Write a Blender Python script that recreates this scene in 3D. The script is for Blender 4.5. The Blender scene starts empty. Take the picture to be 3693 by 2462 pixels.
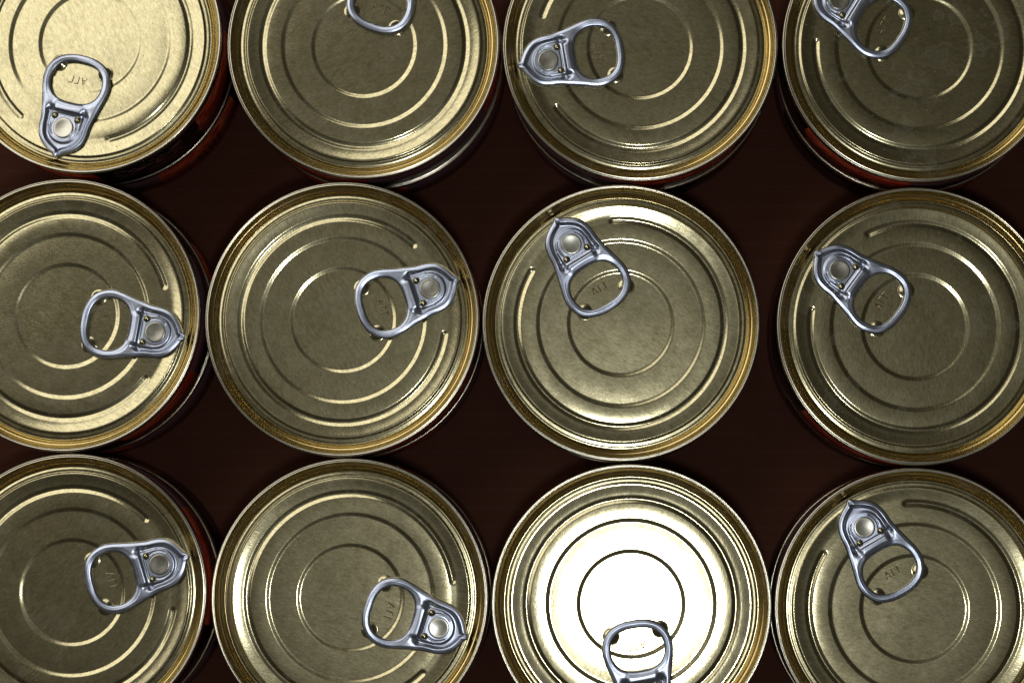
import bpy, math, random
import numpy as np
from mathutils import Matrix, Vector

MM = 0.001
scene = bpy.context.scene
COL = scene.collection
random.seed(4)

# ------------------------------------------------------------------ camera
LID_Z = 50.0            # mm, top of the upper cans
CAM_H = 674.88          # mm above the lids
cam_d = bpy.data.cameras.new("camera")
cam = bpy.data.objects.new("camera", cam_d)
COL.objects.link(cam)
R = Matrix(((0.9990295074785809, 0.0016993914307168892, 0.04401312594975807),
            (0.0016993914307168892, 0.997024262247203, -0.07706966043253252),
            (-0.04401312594975807, 0.07706966043253252, 0.9960537697257839)))
cam.matrix_world = Matrix.Translation(Vector((0, 0, (LID_Z + CAM_H) * MM))) @ R.to_4x4()
cam_d.sensor_width = 36.0
cam_d.lens = 8000.0 / 3693.0 * 36.0
cam_d.clip_start = 0.02
cam_d.clip_end = 50
cam_d.dof.use_dof = True
cam_d.dof.focus_distance = 0.672
cam_d.dof.aperture_fstop = 13
scene.camera = cam

# ------------------------------------------------------------------ world
w = bpy.data.worlds.new("World")
scene.world = w
w.use_nodes = True
nt = w.node_tree
bg = nt.nodes["Background"]
tc = nt.nodes.new("ShaderNodeTexCoord")
sep = nt.nodes.new("ShaderNodeSeparateXYZ")
rmp = nt.nodes.new("ShaderNodeValToRGB")
nt.links.new(tc.outputs["Generated"], sep.inputs[0])
nt.links.new(sep.outputs["Z"], rmp.inputs[0])
nt.links.new(rmp.outputs[0], bg.inputs[0])
e = rmp.color_ramp.elements
e[0].position = 0.0; e[0].color = (0.02, 0.02, 0.02, 1)
e[1].position = 1.0; e[1].color = (0.142, 0.136, 0.116, 1)
m = e.new(0.55); m.color = (0.030, 0.028, 0.026, 1)
m = e.new(0.85); m.color = (0.033, 0.030, 0.023, 1)
m = e.new(0.965); m.color = (0.048, 0.044, 0.034, 1)
m = e.new(0.992); m.color = (0.105, 0.100, 0.083, 1)
bg.inputs[1].default_value = 0.82

# ------------------------------------------------------------------ lamps
def area(name, loc, target, sx, sy, power, color, shape='RECTANGLE', roll=0.0):
    d = bpy.data.lights.new(name, 'AREA')
    d.shape = shape; d.size = sx; d.size_y = sy
    d.energy = power; d.color = color
    o = bpy.data.objects.new(name, d)
    COL.objects.link(o)
    dirv = Vector(target) - Vector(loc)
    q = dirv.to_track_quat('-Z', 'Y')
    o.rotation_mode = 'QUATERNION'
    o.rotation_quaternion = q @ Matrix.Rotation(roll, 4, 'Z').to_quaternion()
    o.location = loc
    return o

# flash beside the camera
area("flash_lamp", (0.0135, -0.050, (LID_Z + CAM_H + 5) * MM), (0.02, 0.0, 0.07), 0.044, 0.044, 0.46,
     (0.94, 0.97, 1.0), 'DISK')
# large warm window-like source, up and to the left
wl = area("window_lamp", (-0.875, 0.86, 1.55), (-0.10, 0.08, 0.07), 1.7, 1.0, 7.9, (1.0, 0.965, 0.90))
# horizontal, long side along the (1,1) diagonal
wl.rotation_mode = 'XYZ'
wl.rotation_euler = (0, 0, math.radians(45))

scene.view_settings.view_transform = 'Standard'
scene.view_settings.look = 'None'
scene.view_settings.exposure = 0.0
scene.view_settings.gamma = 1.0
scene.cycles.max_bounces = 8
scene.cycles.glossy_bounces = 6
scene.cycles.sample_clamp_indirect = 2.0
scene.cycles.use_denoising = True

# ------------------------------------------------------------------ node helpers
class NT:
    def __init__(s, name):
        s.m = bpy.data.materials.new(name); s.m.use_nodes = True
        s.t = s.m.node_tree; s.b = s.t.nodes["Principled BSDF"]
    def n(s, typ, **kw):
        nd = s.t.nodes.new(typ)
        for k, v in kw.items(): setattr(nd, k, v)
        return nd
    def l(s, a, b): s.t.links.new(a, b)
    def noise(s, vec, scale, detail=2, rough=0.5):
        nd = s.n("ShaderNodeTexNoise"); nd.inputs["Scale"].default_value = scale
        nd.inputs["Detail"].default_value = detail; nd.inputs["Roughness"].default_value = rough
        s.l(vec, nd.inputs["Vector"]); return nd.outputs["Fac"]
    def ramp(s, fac, stops, interp='LINEAR'):
        nd = s.n("ShaderNodeValToRGB"); nd.color_ramp.interpolation = interp
        els = nd.color_ramp.elements
        while len(els) > 1: els.remove(els[-1])
        els[0].position = stops[0][0]; els[0].color = (*stops[0][1], 1)
        for p, c in stops[1:]:
            q = els.new(p); q.color = (*c, 1)
        s.l(fac, nd.inputs[0]); return nd.outputs[0]
    def math(s, op, a, b=None, c=None):
        nd = s.n("ShaderNodeMath", operation=op)
        for i, x in enumerate((a, b, c)):
            if x is None: continue
            if isinstance(x, (int, float)): nd.inputs[i].default_value = x
            else: s.l(x, nd.inputs[i])
        return nd.outputs[0]
    def mix(s, fac, a, b, mode='MIX'):
        nd = s.n("ShaderNodeMix", data_type='RGBA', blend_type=mode)
        for sock, x in ((nd.inputs[0], fac), (nd.inputs[6], a), (nd.inputs[7], b)):
            if isinstance(x, (int, float)): sock.default_value = x
            elif isinstance(x, tuple): sock.default_value = (*x, 1)
            else: s.l(x, sock)
        return nd.outputs[2]

def obj_coords(k, jitter=True):
    tc = k.n("ShaderNodeTexCoord")
    out = tc.outputs["Object"]
    if jitter:
        oi = k.n("ShaderNodeObjectInfo")
        add = k.n("ShaderNodeVectorMath", operation='ADD')
        sc = k.n("ShaderNodeVectorMath", operation='SCALE')
        k.l(oi.outputs["Random"], sc.inputs[0]); sc.inputs[3].default_value = 1.7
        k.l(out, add.inputs[0]); k.l(sc.outputs[0], add.inputs[1])
        return add.outputs[0], out, oi.outputs["Random"]
    return out, out, None

def gold_lid_material():
    k = NT("gold_lacquered_tinplate")
    vec, raw, rnd = obj_coords(k)
    # rolling grain: direction differs from lid to lid
    rot = k.n("ShaderNodeVectorRotate", rotation_type='Z_AXIS')
    k.l(raw, rot.inputs["Vector"]); k.l(k.math('MULTIPLY', rnd, 11.0), rot.inputs["Angle"])
    mp = k.n("ShaderNodeMapping"); mp.inputs["Scale"].default_value = (2400, 520, 1500)
    k.l(rot.outputs[0], mp.inputs[0])
    grain = k.noise(mp.outputs[0], 1.0, 3, 0.65)
    fine = k.noise(vec, 2300, 2, 0.6)
    sxyz = k.n('ShaderNodeSeparateXYZ'); k.l(raw, sxyz.inputs[0])
    rad = k.math('SQRT', k.math('ADD', k.math('MULTIPLY', sxyz.outputs['X'], sxyz.outputs['X']), k.math('MULTIPLY', sxyz.outputs['Y'], sxyz.outputs['Y'])))
    inner = k.math('LESS_THAN', rad, 0.0369)
    gr = k.ramp(grain, [(0.28, (0,) * 3), (0.72, (1,) * 3)])
    blot = k.noise(vec, 75, 5, 0.62)
    cloud = k.noise(vec, 240, 4, 0.6)
    # dried smudges with edges of their own
    sm_a = k.ramp(blot, [(0.0, (0, 0, 0)), (0.575, (0, 0, 0)), (0.60, (1, 1, 1)), (0.625, (.35,) * 3), (0.70, (.5,) * 3), (1, (.8,) * 3)])
    vor = k.n("ShaderNodeTexVoronoi", feature='F1'); vor.inputs["Scale"].default_value = 95
    k.l(vec, vor.inputs["Vector"])
    spot = k.ramp(vor.outputs["Distance"], [(0, (.7,) * 3), (0.10, (.5,) * 3), (0.155, (1,) * 3), (0.18, (0,) * 3), (1, (0,) * 3)])
    pick = k.n("ShaderNodeSeparateColor"); k.l(vor.outputs["Color"], pick.inputs[0])
    spot = k.math('MULTIPLY', spot, k.math('GREATER_THAN', pick.outputs[0], 0.72))
    vor2 = k.n("ShaderNodeTexVoronoi", feature='F1'); vor2.inputs["Scale"].default_value = 520
    k.l(vec, vor2.inputs["Vector"])
    p2 = k.n("ShaderNodeSeparateColor"); k.l(vor2.outputs["Color"], p2.inputs[0])
    dust = k.math('MULTIPLY', k.math('LESS_THAN', vor2.outputs["Distance"], 0.10), k.math('GREATER_THAN', p2.outputs[1], 0.70))
    dirt = k.math('MAXIMUM', k.math('MULTIPLY', sm_a, 0.55), k.math('MULTIPLY', spot, 0.65))
    col = k.mix(gr, (0.50, 0.435, 0.225), (0.92, 0.84, 0.53))
    mott = k.ramp(k.noise(vec, 1150, 3, 0.7), [(0.3, (0.82,) * 3), (0.7, (1.06,) * 3)])
    col = k.mix(k.math('MULTIPLY', cloud, 0.4), col, (0.66, 0.60, 0.38))
    col = k.mix(1.0, col, mott, 'MULTIPLY')
    col = k.mix(k.math('GREATER_THAN', rad, 0.03845), col, (0.82, 0.62, 0.27))
    tight = k.n("ShaderNodeBsdfAnisotropic", distribution='GGX')
    broad = k.n("ShaderNodeBsdfAnisotropic", distribution='BECKMANN')
    tight.inputs["Anisotropy"].default_value = 0.0; broad.inputs["Anisotropy"].default_value = 0.0
    k.l(col, tight.inputs["Color"]); k.l(col, broad.inputs["Color"])
    broad.inputs["Roughness"].default_value = 0.40
    r = k.math('ADD', 0.080, k.math('MULTIPLY', cloud, 0.08))
    r = k.math('ADD', r, k.math('MULTIPLY', fine, 0.05))
    r = k.math('MULTIPLY', r, k.math('ADD', 1.3, k.math('MULTIPLY', inner, -0.3)))
    k.l(r, tight.inputs["Roughness"])
    # a thin film of dried residue and dust: dielectric over the metal
    bmp = k.n("ShaderNodeBump"); bmp.inputs["Strength"].default_value = 1.0
    bmp.inputs["Distance"].default_value = 9e-6
    k.l(k.math('MULTIPLY', inner, k.math('ADD', grain, k.math('MULTIPLY', fine, 0.6))), bmp.inputs["Height"])
    bmp2 = k.n("ShaderNodeBump"); bmp2.inputs["Strength"].default_value = 1.0
    bmp2.inputs["Distance"].default_value = 6e-5
    wav = k.noise(vec, 38, 2, 0.5)
    k.l(wav, bmp2.inputs["Height"]); k.l(k.math('MULTIPLY', inner, 1.0), bmp2.inputs['Strength']); k.l(bmp2.outputs[0], bmp.inputs["Normal"])
    k.l(bmp.outputs[0], tight.inputs["Normal"]); k.l(bmp.outputs[0], broad.inputs["Normal"])
    metal = k.n("ShaderNodeMixShader")
    k.l(k.math('MULTIPLY', inner, k.math('ADD', 0.09, k.math('MULTIPLY', cloud, 0.14))), metal.inputs[0])
    k.l(tight.outputs[0], metal.inputs[1]); k.l(broad.outputs[0], metal.inputs[2])
    film = k.n("ShaderNodeBsdfPrincipled")
    film.inputs["Base Color"].default_value = (0.46, 0.42, 0.32, 1)
    film.inputs["Roughness"].default_value = 0.6
    ms = k.n("ShaderNodeMixShader")
    fac = k.math('MAXIMUM', k.math('MULTIPLY', k.math('MULTIPLY', dirt, 0.36), k.math('ADD', 0.4, cloud)), k.math('MULTIPLY', dust, 0.7))
    k.l(fac, ms.inputs[0]); k.l(metal.outputs[0], ms.inputs[1]); k.t.nodes.remove(k.b); k.l(film.outputs[0], ms.inputs[2])
    out = [n for n in k.t.nodes if n.type == 'OUTPUT_MATERIAL'][0]
    k.l(ms.outputs[0], out.inputs["Surface"])
    return k.m

def plain_metal(name, c1, c2, rough, rvar=0.08, bump=4e-6, scale=900):
    k = NT(name)
    vec, raw, rnd = obj_coords(k)
    nz = k.noise(vec, scale, 3, 0.6)
    lo = k.noise(vec, 180, 3, 0.6)
    k.l(k.mix(lo, c1, c2), k.b.inputs["Base Color"])
    k.b.inputs["Metallic"].default_value = 1.0
    k.l(k.math('ADD', rough, k.math('MULTIPLY', nz, rvar)), k.b.inputs["Roughness"])
    b = k.n("ShaderNodeBump"); b.inputs["Strength"].default_value = 1.0; b.inputs["Distance"].default_value = bump
    k.l(nz, b.inputs["Height"]); k.l(b.outputs[0], k.b.inputs["Normal"])
    return k.m

def label_material():
    k = NT("printed_can_label")
    vec, raw, rnd = obj_coords(k)
    sep = k.n("ShaderNodeSeparateXYZ"); k.l(raw, sep.inputs[0])
    ang = k.math('ARCTAN2', sep.outputs["Y"], sep.outputs["X"])
    a = k.math('FRACT', k.math('ADD', k.math('DIVIDE', ang, 2 * math.pi), 1.0))
    z = sep.outputs["Z"]
    # stepped edges between the printed fields
    wob = k.math('MULTIPLY', k.math('SUBTRACT', k.noise(vec, 60, 1), 0.5), 0.03)
    f = k.math('ADD', a, wob)
    D = lambda d: d / 360.0
    blk, red, mau = (0.003, 0.002, 0.003), (0.34, 0.022, 0.010), (0.15, 0.075, 0.090)
    art = k.ramp(f, [(0, blk), (D(40), red), (D(92), mau), (D(150), red), (D(200), blk), (D(250), red), (D(290), mau), (D(341), blk)], 'CONSTANT')
    iso = k.ramp(f, [(0, (0,) * 3), (D(40), (1,) * 3), (D(92), (0,) * 3), (D(150), (1,) * 3), (D(200), (0,) * 3), (D(250), (1,) * 3), (D(290), (0,) * 3)], 'CONSTANT')
    mp = k.n("ShaderNodeMapping"); mp.inputs["Scale"].default_value = (1, 1, 2.6); k.l(vec, mp.inputs[0])
    n1 = k.noise(mp.outputs[0], 95, 3, 0.5)
    swirl = k.ramp(n1, [(0, (0.36, 0.020, 0.008)), (0.47, (0.44, 0.035, 0.012)), (0.505, (0.70, 0.20, 0.12)), (0.53, (0.66, 0.10, 0.025)), (0.66, (0.22, 0.012, 0.006)), (1, (0.36, 0.05, 0.02))])
    art = k.mix(iso, art, swirl)
    # pale crest on the black field
    crest_m = k.ramp(f, [(0, (0,) * 3), (D(208), (1,) * 3), (D(238), (0,) * 3)], 'CONSTANT')
    n2 = k.noise(mp.outputs[0], 320, 3, 0.7)
    crest = k.math('MULTIPLY', crest_m, k.ramp(n2, [(0, (0,) * 3), (0.52, (0,) * 3), (0.56, (1,) * 3)]))
    zc = k.math('LESS_THAN', k.math('ABSOLUTE', k.math('ADD', z, 0.012)), 0.006)
    art = k.mix(k.math('MULTIPLY', crest, zc), art, (0.30, 0.13, 0.13))
    # dark printed bars
    wv = k.math('GREATER_THAN', k.math('SINE', k.math('MULTIPLY', a, 720)), 0.2)
    bars_m = k.ramp(a, [(0, (0,) * 3), (D(168), (1,) * 3), (D(183), (0,) * 3)], 'CONSTANT')
    zb = k.math('LESS_THAN', k.math('ABSOLUTE', k.math('ADD', z, 0.016)), 0.004)
    art = k.mix(k.math('MULTIPLY', k.math('MULTIPLY', bars_m, wv), zb), art, (0.01, 0.008, 0.008))
    k.l(art, k.b.inputs["Base Color"])
    k.b.inputs["Roughness"].default_value = 0.28
    k.b.inputs["Specular IOR Level"].default_value = 0.6
    b = k.n("ShaderNodeBump"); b.inputs["Distance"].default_value = 2e-5; b.inputs["Strength"].default_value = 1
    k.l(k.noise(vec, 400, 2), b.inputs["Height"]); k.l(b.outputs[0], k.b.inputs["Normal"])
    return k.m

def cardboard_material():
    k = NT("brown_corrugated_cardboard")
    vec, raw, _ = obj_coords(k, False)
    sep = k.n("ShaderNodeSeparateXYZ"); k.l(raw, sep.inputs[0])
    fl = k.math('SINE', k.math('MULTIPLY', sep.outputs["Y"], 2 * math.pi / 0.0062))
    ridge = k.math('POWER', k.math('MAXIMUM', fl, 0.0), 10.0)
    n0 = k.noise(vec, 55, 4, 0.6)
    mp = k.n("ShaderNodeMapping"); mp.inputs["Scale"].default_value = (900, 1300, 300); k.l(vec, mp.inputs[0])
    fib = k.noise(mp.outputs[0], 1.0, 4, 0.7)
    col = k.mix(n0, (0.088, 0.025, 0.012), (0.125, 0.039, 0.019))
    col = k.mix(k.math('MULTIPLY', fib, 0.28), col, (0.095, 0.034, 0.018))
    col = k.mix(k.math('MULTIPLY', k.math('MULTIPLY', ridge, n0), 0.30), col, (0.16, 0.075, 0.065))
    k.l(col, k.b.inputs["Base Color"])
    k.b.inputs["Roughness"].default_value = 0.62
    k.b.inputs["Specular IOR Level"].default_value = 0.12
    b = k.n("ShaderNodeBump"); b.inputs["Distance"].default_value = 9e-5; b.inputs["Strength"].default_value = 1
    k.l(k.math('ADD', k.math('MULTIPLY', ridge, 0.5), k.math('MULTIPLY', fib, 0.5)), b.inputs["Height"]); k.l(b.outputs[0], k.b.inputs["Normal"])
    return k.m

M_GOLD = gold_lid_material()
M_SEAM = plain_metal("pale_gold_seam", (0.66, 0.60, 0.44), (0.88, 0.82, 0.66), 0.19, 0.10, 5e-6, 300)
M_BODY = plain_metal("gold_can_wall", (0.60, 0.48, 0.26), (0.72, 0.60, 0.36), 0.25)
M_TAB = plain_metal("silver_aluminium", (0.68, 0.75, 0.96), (0.78, 0.84, 0.97), 0.25, 0.12, 4e-6, 900)
M_RIVET = plain_metal("pale_rivet_metal", (0.68, 0.66, 0.56), (0.80, 0.78, 0.68), 0.20, 0.12, 6e-6, 1100)
M_LABEL = label_material()
M_CARD = cardboard_material()

# ------------------------------------------------------------------ mesh helpers
def mesh_from(name, verts, faces, mat, smooth=True):
    me = bpy.data.meshes.new(name)
    me.from_pydata([tuple(v) for v in (np.asarray(verts) * MM).tolist()], [], faces)
    me.update(calc_edges=True)
    me.materials.append(mat)
    if smooth:
        me.polygons.foreach_set("use_smooth", [True] * len(me.polygons))
    return me

def lathe(name, prof, mat, n=256):
    th = np.linspace(0, 2 * math.pi, n, endpoint=False)
    V = []; F = []
    for r, z in prof:
        V += [(r * math.cos(t), r * math.sin(t), z) for t in th]
    for i in range(len(prof) - 1):
        for j in range(n):
            j2 = (j + 1) % n
            F.append((i * n + j, (i + 1) * n + j, (i + 1) * n + j2, i * n + j2))
    return mesh_from(name, V, F, mat)

def ss(a, b, x):
    t = np.clip((x - a) / (b - a), 0, 1)
    return t * t * (3 - 2 * t)

def st(a, b, x):
    return 0.7 * np.clip((x - a) / (b - a), 0, 1) + 0.3 * ss(a - .15, b + .15, x)

RIV = 28.6          # rivet distance from the lid centre (mm)
GAP = math.radians(27.5)

def lid_z(r, th):
    """panel height in mm below the seam top; tab points along +x (th = 0)"""
    x = r * np.cos(th); y = r * np.sin(th)
    z = np.full_like(r, -3.12)
    # outer annulus slopes down towards the centre
    q = np.clip((r - 32.5) / 3.9, 0, 1)
    z += 0.50 * (0.75 * q ** 1.5 + 0.25 * ss(0, 1, q))
    # gentle crown between the rings
    z += 0.06 * np.sin(np.clip((r - 26.0) / 5.0, 0, 1) * math.pi)
    z += 0.035 * np.sin(np.clip((r - 16.6) / 8.2, 0, 1) * math.pi)
    z += 0.02 * np.cos(np.clip(r / 15.2, 0, 1) * math.pi)
    # step rings
    z += 0.30 * (st(24.75, 25.95, r) - 1)
    z += 0.27 * (st(15.35, 16.50, r) - 1)
    # score step by the wall, trough and countersink wall
    z -= 0.34 * st(36.25, 36.95, r)
    z -= 0.10 * ss(37.6, 38.35, r)
    z += 1.42 * st(38.55, 39.75, r)
    z += 0.10 * ss(39.75, 40.15, r)
    z += 1.56 * st(40.2, 41.2, r)
    # broken bead with rounded ends
    rc = 31.7
    ang = np.abs((th + math.pi) % (2 * math.pi) - math.pi)
    d = np.abs(r - rc)
    ex, ey = rc * math.cos(GAP), rc * math.sin(GAP)
    de = np.hypot(x - ex, np.abs(y) - ey)
    d = np.where(ang > GAP, d, de)
    z -= 0.31 * (1 - st(0.12, 1.18, d))
    # inner panel sits a touch lower than the outer annulus
    # dish around the rivet
    dr = np.hypot(x - RIV, y)
    z -= 0.13 * np.exp(-(dr / 7.5) ** 2)
    # long soft waves of pressed tinplate
    z += 0.018 * np.sin(x / 7.0 + 1.0) * np.cos(y / 8.3 + .4) + 0.012 * np.sin((x + y) / 4.6)
    return z

def build_lid():
    rs = list(np.linspace(0, 15.0, 26)) + list(np.linspace(15.2, 16.7, 9)) + list(np.linspace(17.2, 24.5, 15)) \
        + list(np.linspace(24.75, 26.15, 9)) + list(np.linspace(26.6, 29.2, 7)) + list(np.linspace(29.4, 33.0, 22)) \
        + list(np.linspace(33.4, 36.2, 8)) + list(np.linspace(36.3, 41.3, 54))
    n = 480
    th = np.linspace(0, 2 * math.pi, n, endpoint=False)
    V = [(0, 0, float(lid_z(np.array([0.0]), np.array([0.0]))[0]))]
    for r in rs[1:]:
        z = lid_z(np.full(n, r), th)
        V += list(zip(r * np.cos(th), r * np.sin(th), z))
    F = [(0, 1 + j, 1 + (j + 1) % n) for j in range(n)]
    for i in range(len(rs) - 2):
        o = 1 + i * n
        for j in range(n):
            j2 = (j + 1) % n
            F.append((o + j, o + n + j, o + n + j2, o + j2))
    return mesh_from("lid", V, F, M_GOLD)

LID = build_lid()
z_at = lambda x, y: float(lid_z(np.array([math.hypot(x, y)]), np.array([math.atan2(y, x)]))[0])

# curled seam: rolls from the countersink wall over the top and down the outside
zin = float(lid_z(np.array([41.3]), np.array([3.0]))[0])
SEAM = lathe("seam_ring", [(41.22, zin - 0.06), (41.34, zin + .03), (41.46, -0.14), (41.66, -0.03), (41.86, 0.0), (42.03, -0.04),
                           (42.18, -0.16), (42.30, -0.38), (42.37, -0.7), (42.40, -1.2), (42.38, -2.3), (42.30, -2.75),
                           (42.05, -2.95), (41.8, -3.0), (41.5, -2.9)], M_SEAM)
BODY = lathe("can_wall", [(41.9, -2.6), (41.9, -3.6), (41.9, -21.6), (41.6, -22.4), (40.8, -23.2), (40.0, -23.9), (39.5, -24.5),
                          (39.3, -25.5), (38.9, -25.9), (38.2, -26.0), (37.5, -25.8), (37.1, -25.0), (30, -24.6), (0.01, -24.6)], M_BODY, 192)
LABEL = lathe("label", [(41.88, -3.3), (42.02, -3.35), (42.02, -21.4), (41.88, -21.45)], M_LABEL, 192)

def dome(name, r, h, mat, flat=0.0, n=28, rings=8, skirt=0.15):
    prof = []
    for i in range(rings + 1):
        t = i / rings
        rr = r * (1 - t) + 0.001
        q = np.clip((rr / r - flat) / (1 - flat), 0, 1)
        prof.append((rr, h * (0.5 + 0.5 * math.cos(math.pi * q))))
    return lathe(name, [(r * 1.01, -skirt)] + prof, mat, n)

STOP = dome("stop_bead", 2.65, 0.75, M_GOLD, 0.05, 40, 12)
BALL = lathe("small_bead", [(1.22, -0.3), (1.2, 0.05), (1.08, 0.42), (0.85, 0.70), (0.55, 0.88), (0.25, 0.96), (0.001, 0.98)], M_GOLD, 24)
RIVET = lathe("rivet", [(3.1, -0.4), (3.22, -0.1), (3.22, 0.16), (3.14, 0.28), (2.98, 0.335), (2.75, 0.34), (2.2, 0.30), (1.4, 0.235), (0.6, 0.20), (0.001, 0.19)], M_RIVET, 64)

RBASE = lathe("rivet_base", [(5.2, -0.1), (4.6, 0.05), (3.9, 0.35), (3.3, 0.65), (2.6, 0.8), (0.001, 0.85)], M_GOLD, 48)

# ---- pull tab: a stamped ring plate as a height field cut by two outlines
def smooth_closed(pts, sub=10):
    P = np.array(pts, float); n = len(P); out = []
    for i in range(n):
        p0, p1, p2, p3 = P[i - 1], P[i], P[(i + 1) % n], P[(i + 2) % n]
        for s in range(sub):
            t = s / sub
            out.append(0.5 * ((2 * p1) + (-p0 + p2) * t + (2 * p0 - 5 * p1 + 4 * p2 - p3) * t * t + (-p0 + 3 * p1 - 3 * p2 + p3) * t ** 3))
    return np.array(out)
half_o = [(9.55, 0), (9.35, .65), (8.65, 1.25), (8.0, 2.4), (7.05, 4.0), (5.5, 5.8), (3.5, 7.1), (0.9, 7.75), (-2.5, 8.05), (-6, 8.75), (-9.5, 9.65),
          (-12.5, 10.4), (-15, 10.7), (-17.5, 10.35), (-20.0, 9.15), (-21.9, 7.2), (-23.0, 4.8), (-23.5, 2.4), (-23.6, 0)]
half_h = [(-8.4, 0), (-8.5, 2.5), (-8.95, 4.6), (-10.0, 6.3), (-11.8, 7.6), (-14, 8.2), (-16.4, 8.1), (-18.4, 7.35), (-20.0, 5.85), (-20.9, 4.0), (-21.3, 2), (-21.35, 0)]
mir = lambda h: h + [(u, -v) for u, v in reversed(h[1:-1])]
OUT = smooth_closed(mir(half_o)); HOLE = smooth_closed(mir(half_h))

def sdf(P, poly):
    A = poly; B = np.roll(poly, -1, axis=0)
    best = np.full(len(P), 1e9); inside = np.zeros(len(P), bool)
    for a, b in zip(A, B):
        ab = b - a; L = ab @ ab
        if L < 1e-12: continue
        t = np.clip(((P - a) @ ab) / L, 0, 1)
        q = P - a - t[:, None] * ab
        best = np.minimum(best, np.hypot(q[:, 0], q[:, 1]))
        c = (a[1] > P[:, 1]) != (b[1] > P[:, 1])
        xi = a[0] + (P[:, 1] - a[1]) * ab[0] / (ab[1] if abs(ab[1]) > 1e-12 else 1e-12)
        inside ^= c & (P[:, 0] < xi)
    return np.where(inside, best, -best)        # positive inside

def tab_field(P):
    return np.minimum(sdf(P, OUT), -sdf(P, HOLE)) + 0.13

def tab_z(P):
    u, v = P[:, 0], P[:, 1]
    d = np.maximum(sdf(P, OUT) + 0.13, 0); h = np.maximum(0.13 - sdf(P, HOLE), 0)
    def tube(e, wdt, top):
        q = np.clip(e / wdt, 0, 1); return top * (0.66 * np.sqrt(np.clip(1 - (1 - q) ** 2, 0, 1)) + 0.34 * ss(0, 2.1, e))
    z = np.minimum(tube(d, 0.42, 1.1), tube(h, 0.42, 1.1))
    # curled rim falls away a little behind its crest
    z -= 0.14 * ss(1.0, 1.9, np.minimum(d, h + 0.3))
    # bulged cross bar
    z += 0.28 * np.clip(1 - ((u + 6.35) / 1.9) ** 2, 0, 1) * (1 - ss(3.8, 5.6, np.abs(v)))
    # recessed pan round the rivet
    m = ss(1.35, 2.55, d) * ss(-5.7, -4.1, u)
    plate = 0.50 + 0.0 * u
    rr = np.hypot(u + 0.2, v)
    pan = 0.16 + 0.34 * (1 - ss(4.5, 5.3, np.where(u < 0, np.maximum(np.abs(v) * 0.95, np.abs(u)), rr)))
    z = z * (1 - m) + pan * m
    # soft pits at the ends of the cross bar
    for s in (-1, 1):
        z -= 0.55 * np.exp(-(((u + 5.3) / 1.15) ** 2 + ((v - s * 5.6) / 0.95) ** 2))
    # lance cut round the rivet
    cut = np.minimum(np.abs(rr - 4.15) + 9 * (u > 2.6) + 9 * (u < -2.4), np.abs(u + 4.15) + 9 * (np.abs(v) > 3.1))
    z -= 0.22 * (1 - ss(0.05, 0.26, cut))
    # pinched beak
    z -= 0.26 * np.exp(-((v - 0.15) / 0.36) ** 2) * ss(6.6, 7.4, u)
    z += 0.05 * np.exp(-((np.abs(v) - 0.85) / 0.4) ** 2) * ss(6.9, 7.8, u) * ss(0, .5, d)
    z += 0.03 * np.sin(u * 0.9 + v * 0.5)* ss(0, 1, d)
    return np.where(np.minimum(d, h) < 1e-6, 0.0, z)

def build_tab():
    s = 0.2
    us = np.arange(-24, 10.4, s); vs = np.arange(-11.2, 11.3, s)
    U, Vv = np.meshgrid(us, vs, indexing='ij')
    P = np.stack([U.ravel(), Vv.ravel()], 1)
    nu, nv = len(us), len(vs)
    C = np.stack([(U[:-1, :-1] + s / 2).ravel(), (Vv[:-1, :-1] + s / 2).ravel()], 1)
    cin = (tab_field(C) > 0).reshape(nu - 1, nv - 1)
    used = {}; F = []; cnt = {}
    idx = lambda i, j: used.setdefault((i, j), len(used))
    for i in range(nu - 1):
        for j in range(nv - 1):
            if cin[i, j]:
                q = [idx(i, j), idx(i + 1, j), idx(i + 1, j + 1), idx(i, j + 1)]
                F.append(q)
                for a in range(4):
                    e_ = (q[a], q[(a + 1) % 4])
                    cnt[e_] = cnt.get(e_, 0) + 1
    V = np.array([(us[i], vs[j]) for (i, j) in used])
    bedges = [e_ for e_ in cnt if (e_[1], e_[0]) not in cnt]
    bset = sorted({a for e_ in bedges for a in e_})
    B = V[bset].copy()
    for _ in range(6):
        f0 = tab_field(B); ep = 0.02
        gx = (tab_field(B + [ep, 0]) - tab_field(B - [ep, 0])) / (2 * ep)
        gy = (tab_field(B + [0, ep]) - tab_field(B - [0, ep])) / (2 * ep)
        g2 = np.maximum(gx ** 2 + gy ** 2, 0.2)
        B -= (np.clip(f0, -.25, .25) / g2)[:, None] * np.stack([gx, gy], 1)
    V[bset] = B
    z = tab_z(V); z[bset] = 0.05
    n = len(V)
    top = np.column_stack([V, z])
    bot = np.column_stack([V, np.full(n, -0.22)])
    # tuck the underside edge inwards so the rim reads as a rolled curl
    verts = list(map(tuple, top)) + list(map(tuple, bot))
    faces = [tuple(f) for f in F] + [tuple(n + x for x in reversed(f)) for f in F]
    for a, b in bedges:
        faces.append((b, a, n + a, n + b))
    return mesh_from("pull_tab", verts, faces, M_TAB)
TAB = build_tab()

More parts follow.
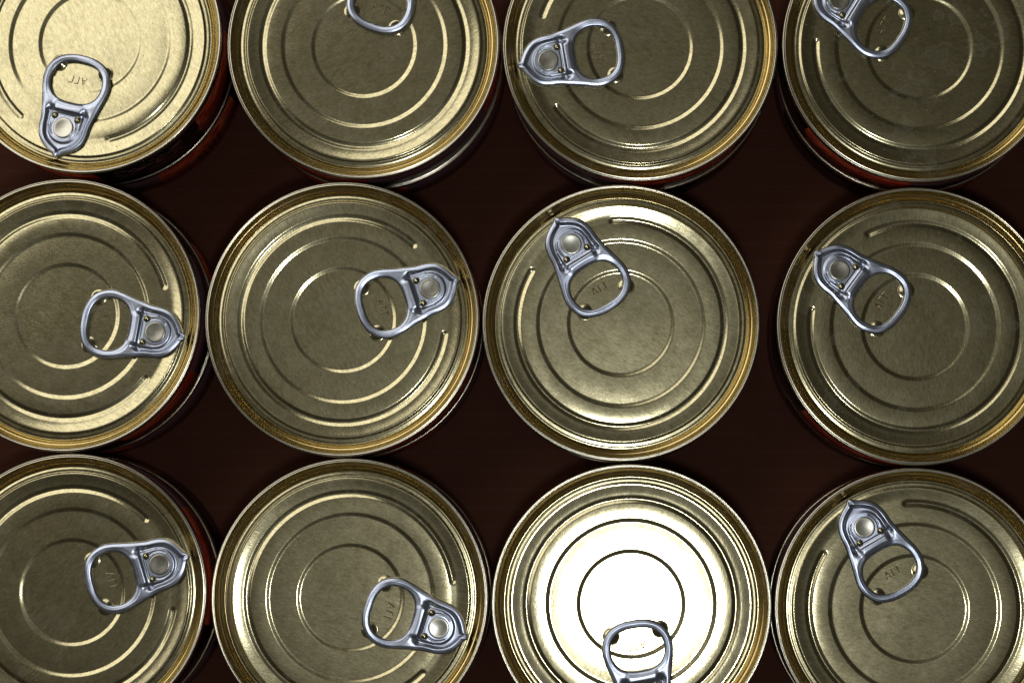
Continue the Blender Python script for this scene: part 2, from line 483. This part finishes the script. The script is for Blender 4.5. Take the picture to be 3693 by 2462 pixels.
# ---- stamped letters A, gamma, gamma under the ring: thin raised strokes
def strokes_mesh():
    V = []; F = []
    def seg(a, b, wd=0.17, h=0.15):
        a = np.array(a, float); b = np.array(b, float); t = (b - a) / np.linalg.norm(b - a); nrm = np.array([-t[1], t[0]])
        prof = [(-wd, -0.05), (-wd * .6, h * .7), (0, h), (wd * .6, h * .7), (wd, -0.05)]
        o = len(V)
        for p in (a - t * wd * .5, b + t * wd * .5):
            for s_, z_ in prof:
                q = p + nrm * s_; zz = z_at(q[0] + RIV, q[1]) + z_
                V.append((q[0] + RIV, q[1], zz))
        for i in range(4): F.append((o + i, o + 5 + i, o + 6 + i, o + 1 + i))
        F.append((o, o + 1, o + 2, o + 3, o + 4)); F.append((o + 9, o + 8, o + 7, o + 6, o + 5))
    # up = +u (towards the rivet), reading direction = -y of the tab frame
    u0, u1 = -17.0, -14.8
    def P(s, h_): return (u0 + (u1 - u0) * h_, -s)
    A0 = -2.3
    seg(P(A0, 0), P(A0 + .75, 1)); seg(P(A0 + .75, 1), P(A0 + 1.5, 0)); seg(P(A0 + .3, .36), P(A0 + 1.2, .36))
    for g in (0.15, 2.0):
        seg(P(g, 0), P(g + .1, 1)); seg(P(g + .1, 1), P(g + 1.15, 1))
    return mesh_from("stamped_letters", V, F, M_BODY, False)
LETTERS = strokes_mesh()

# ------------------------------------------------------------------ ground
gv = [(-1500, -1500, 0), (1500, -1500, 0), (1500, 1500, 0), (-1500, 1500, 0)]
gm = mesh_from("ground", gv, [(0, 1, 2, 3)], M_CARD, False)
g = bpy.data.objects.new("ground", gm); COL.objects.link(g); g['kind'] = 'structure'

# ------------------------------------------------------------------ cans
def add(name, me, parent, loc=(0, 0, 0), rotz=0.0):
    o = bpy.data.objects.new(name, me); COL.objects.link(o)
    o.parent = parent; o.location = Vector(loc) * MM; o.rotation_euler = (0, 0, rotz)
    return o

TAB_Z = z_at(RIV, 0) + 0.95
def build_upper():
    r = bpy.data.objects.new("food_can", None); COL.objects.link(r); r.empty_display_size = 0.02
    add("can_wall", BODY, r); add("label", LABEL, r); add("seam_ring", SEAM, r)
    lid = add("lid", LID, r)
    for s in (1, -1):
        add("stop_bead", STOP, lid, (RIV - 19.9, 7.4 * s, z_at(RIV - 19.9, 7.4 * s)))
    add("stamped_letters", LETTERS, lid)
    t = add("pull_tab", TAB, r, (RIV, 0, TAB_Z))
    add("rivet_base", RBASE, lid, (RIV, 0, z_at(RIV, 0)))
    add("rivet", RIVET, t, (0, 0, 0.58))
    for s in (1, -1):
        add("small_bead", BALL, t, (-3.35, 3.7 * s, 0.22))
    return r
def build_lower():
    r = bpy.data.objects.new("stacked_can", None); COL.objects.link(r); r.empty_display_size = 0.02
    add("can_wall", BODY, r); add("label", LABEL, r); add("seam_ring", SEAM, r); add("lid", LID, r)
    return r
def copy_tree(o, parent=None):
    c = o.copy(); COL.objects.link(c)
    if parent is not None:
        c.parent = parent
    for ch in o.children: copy_tree(ch, c)
    return c
def child(o, nm):
    return [c for c in o.children if c.name.split('.')[0] == nm][0]

# x, y (mm), tab direction, label turn (degrees), label text of the upper can, of the can below it
CANS = [
    (-162.33, 146.74, -105.0, 73, "pale cream gold lid brightly lit all over, pull tab pointing down, top left corner"),
    (-76.16, 144.85, 69.0, -180, "gold can right of the pale cream lid, pull tab cut by the top edge"),
    (9.41, 143.67, 188.7, -245, "gold can in the top row whose silver tab points left"),
    (95.30, 142.93, 149.0, -185, "top right corner can with red marbled label showing below its lid"),
    (-168.16, 60.73, -10.7, 45, "dark olive gold can at the left edge, middle row, tab pointing right"),
    (-82.15, 59.30, 19.2, -220, "middle row gold can with smudged lid, tab pointing right and slightly up"),
    (3.39, 57.93, 122.0, -100, "silvery gold can above the blown out white lid, glare round its pull tab"),
    (92.98, 56.82, 143.2, -185, "dark gold can with water spots at the right edge, middle row"),
    (-165.05, -24.35, 17.4, -55, "gold can in the bottom left corner with orange and mauve label showing at its right"),
    (-79.21, -25.74, -18.3, 10, "dusty gold can in the bottom row with tab pointing right and slightly down"),
    (6.31, -27.37, -81.0, 120, "gold can whose lid glares pure white, tab cut by the bottom edge"),
    (91.68, -28.48, 121.4, -165, "dusty speckled gold can in the bottom right corner, tab pointing up and left"),
]
# slight lean of single cans on the ones beneath (degrees towards +x, +y)
LEAN = {0: (-1.8, 1.8), 1: (0.8, -0.1), 2: (0, -0.7), 5: (-0.1, 0.1), 6: (0.7, -1.1), 7: (0.8, 0.7), 9: (0.2, 0.1), 10: (0, 0), 11: (-0.2, 0)}
up0 = build_upper(); lo0 = build_lower()
for i, (x, y, a, lr, text) in enumerate(CANS):
    u = up0 if i == 0 else copy_tree(up0)
    l = lo0 if i == 0 else copy_tree(lo0)
    for o in (u, l): o['category'] = "food can"
    jx, jy = random.uniform(-.35, .35), random.uniform(-.35, .35)
    l.location = Vector((x + jx * .3, y + jy * .3, 26.0)) * MM
    l.rotation_euler = (0, 0, random.uniform(0, 6.28))
    u.location = Vector((x, y, LID_Z)) * MM
    lean = LEAN.get(i, (random.uniform(-.25, .25), random.uniform(-.25, .25)))
    n = Vector((math.tan(math.radians(lean[0])), math.tan(math.radians(lean[1])), 1)).normalized()
    q = Vector((0, 0, 1)).rotation_difference(n)
    u.rotation_mode = 'QUATERNION'
    u.rotation_quaternion = q @ Matrix.Rotation(math.radians(a), 4, 'Z').to_quaternion()
    child(u, "label").rotation_euler = (0, 0, math.radians(lr - a))
    t = child(u, "pull_tab")
    t.rotation_euler = (math.radians(random.uniform(-.8, .8)), math.radians(random.uniform(-1.1, -0.3)), math.radians(random.uniform(-1.2, 1.2)))
    u['label'] = text
    u['group'] = "ring pull cans standing in three rows"
    l['label'] = "lower can stacked directly under the " + ["top left corner can", "second can of the top row", "third can of the top row", "top right corner can",
        "left can of the middle row", "second can of the middle row", "third can of the middle row", "right can of the middle row",
        "bottom left corner can", "second can of the bottom row", "white glaring can of the bottom row", "bottom right corner can"][i]
    l['group'] = "cans stacked beneath the visible lids"
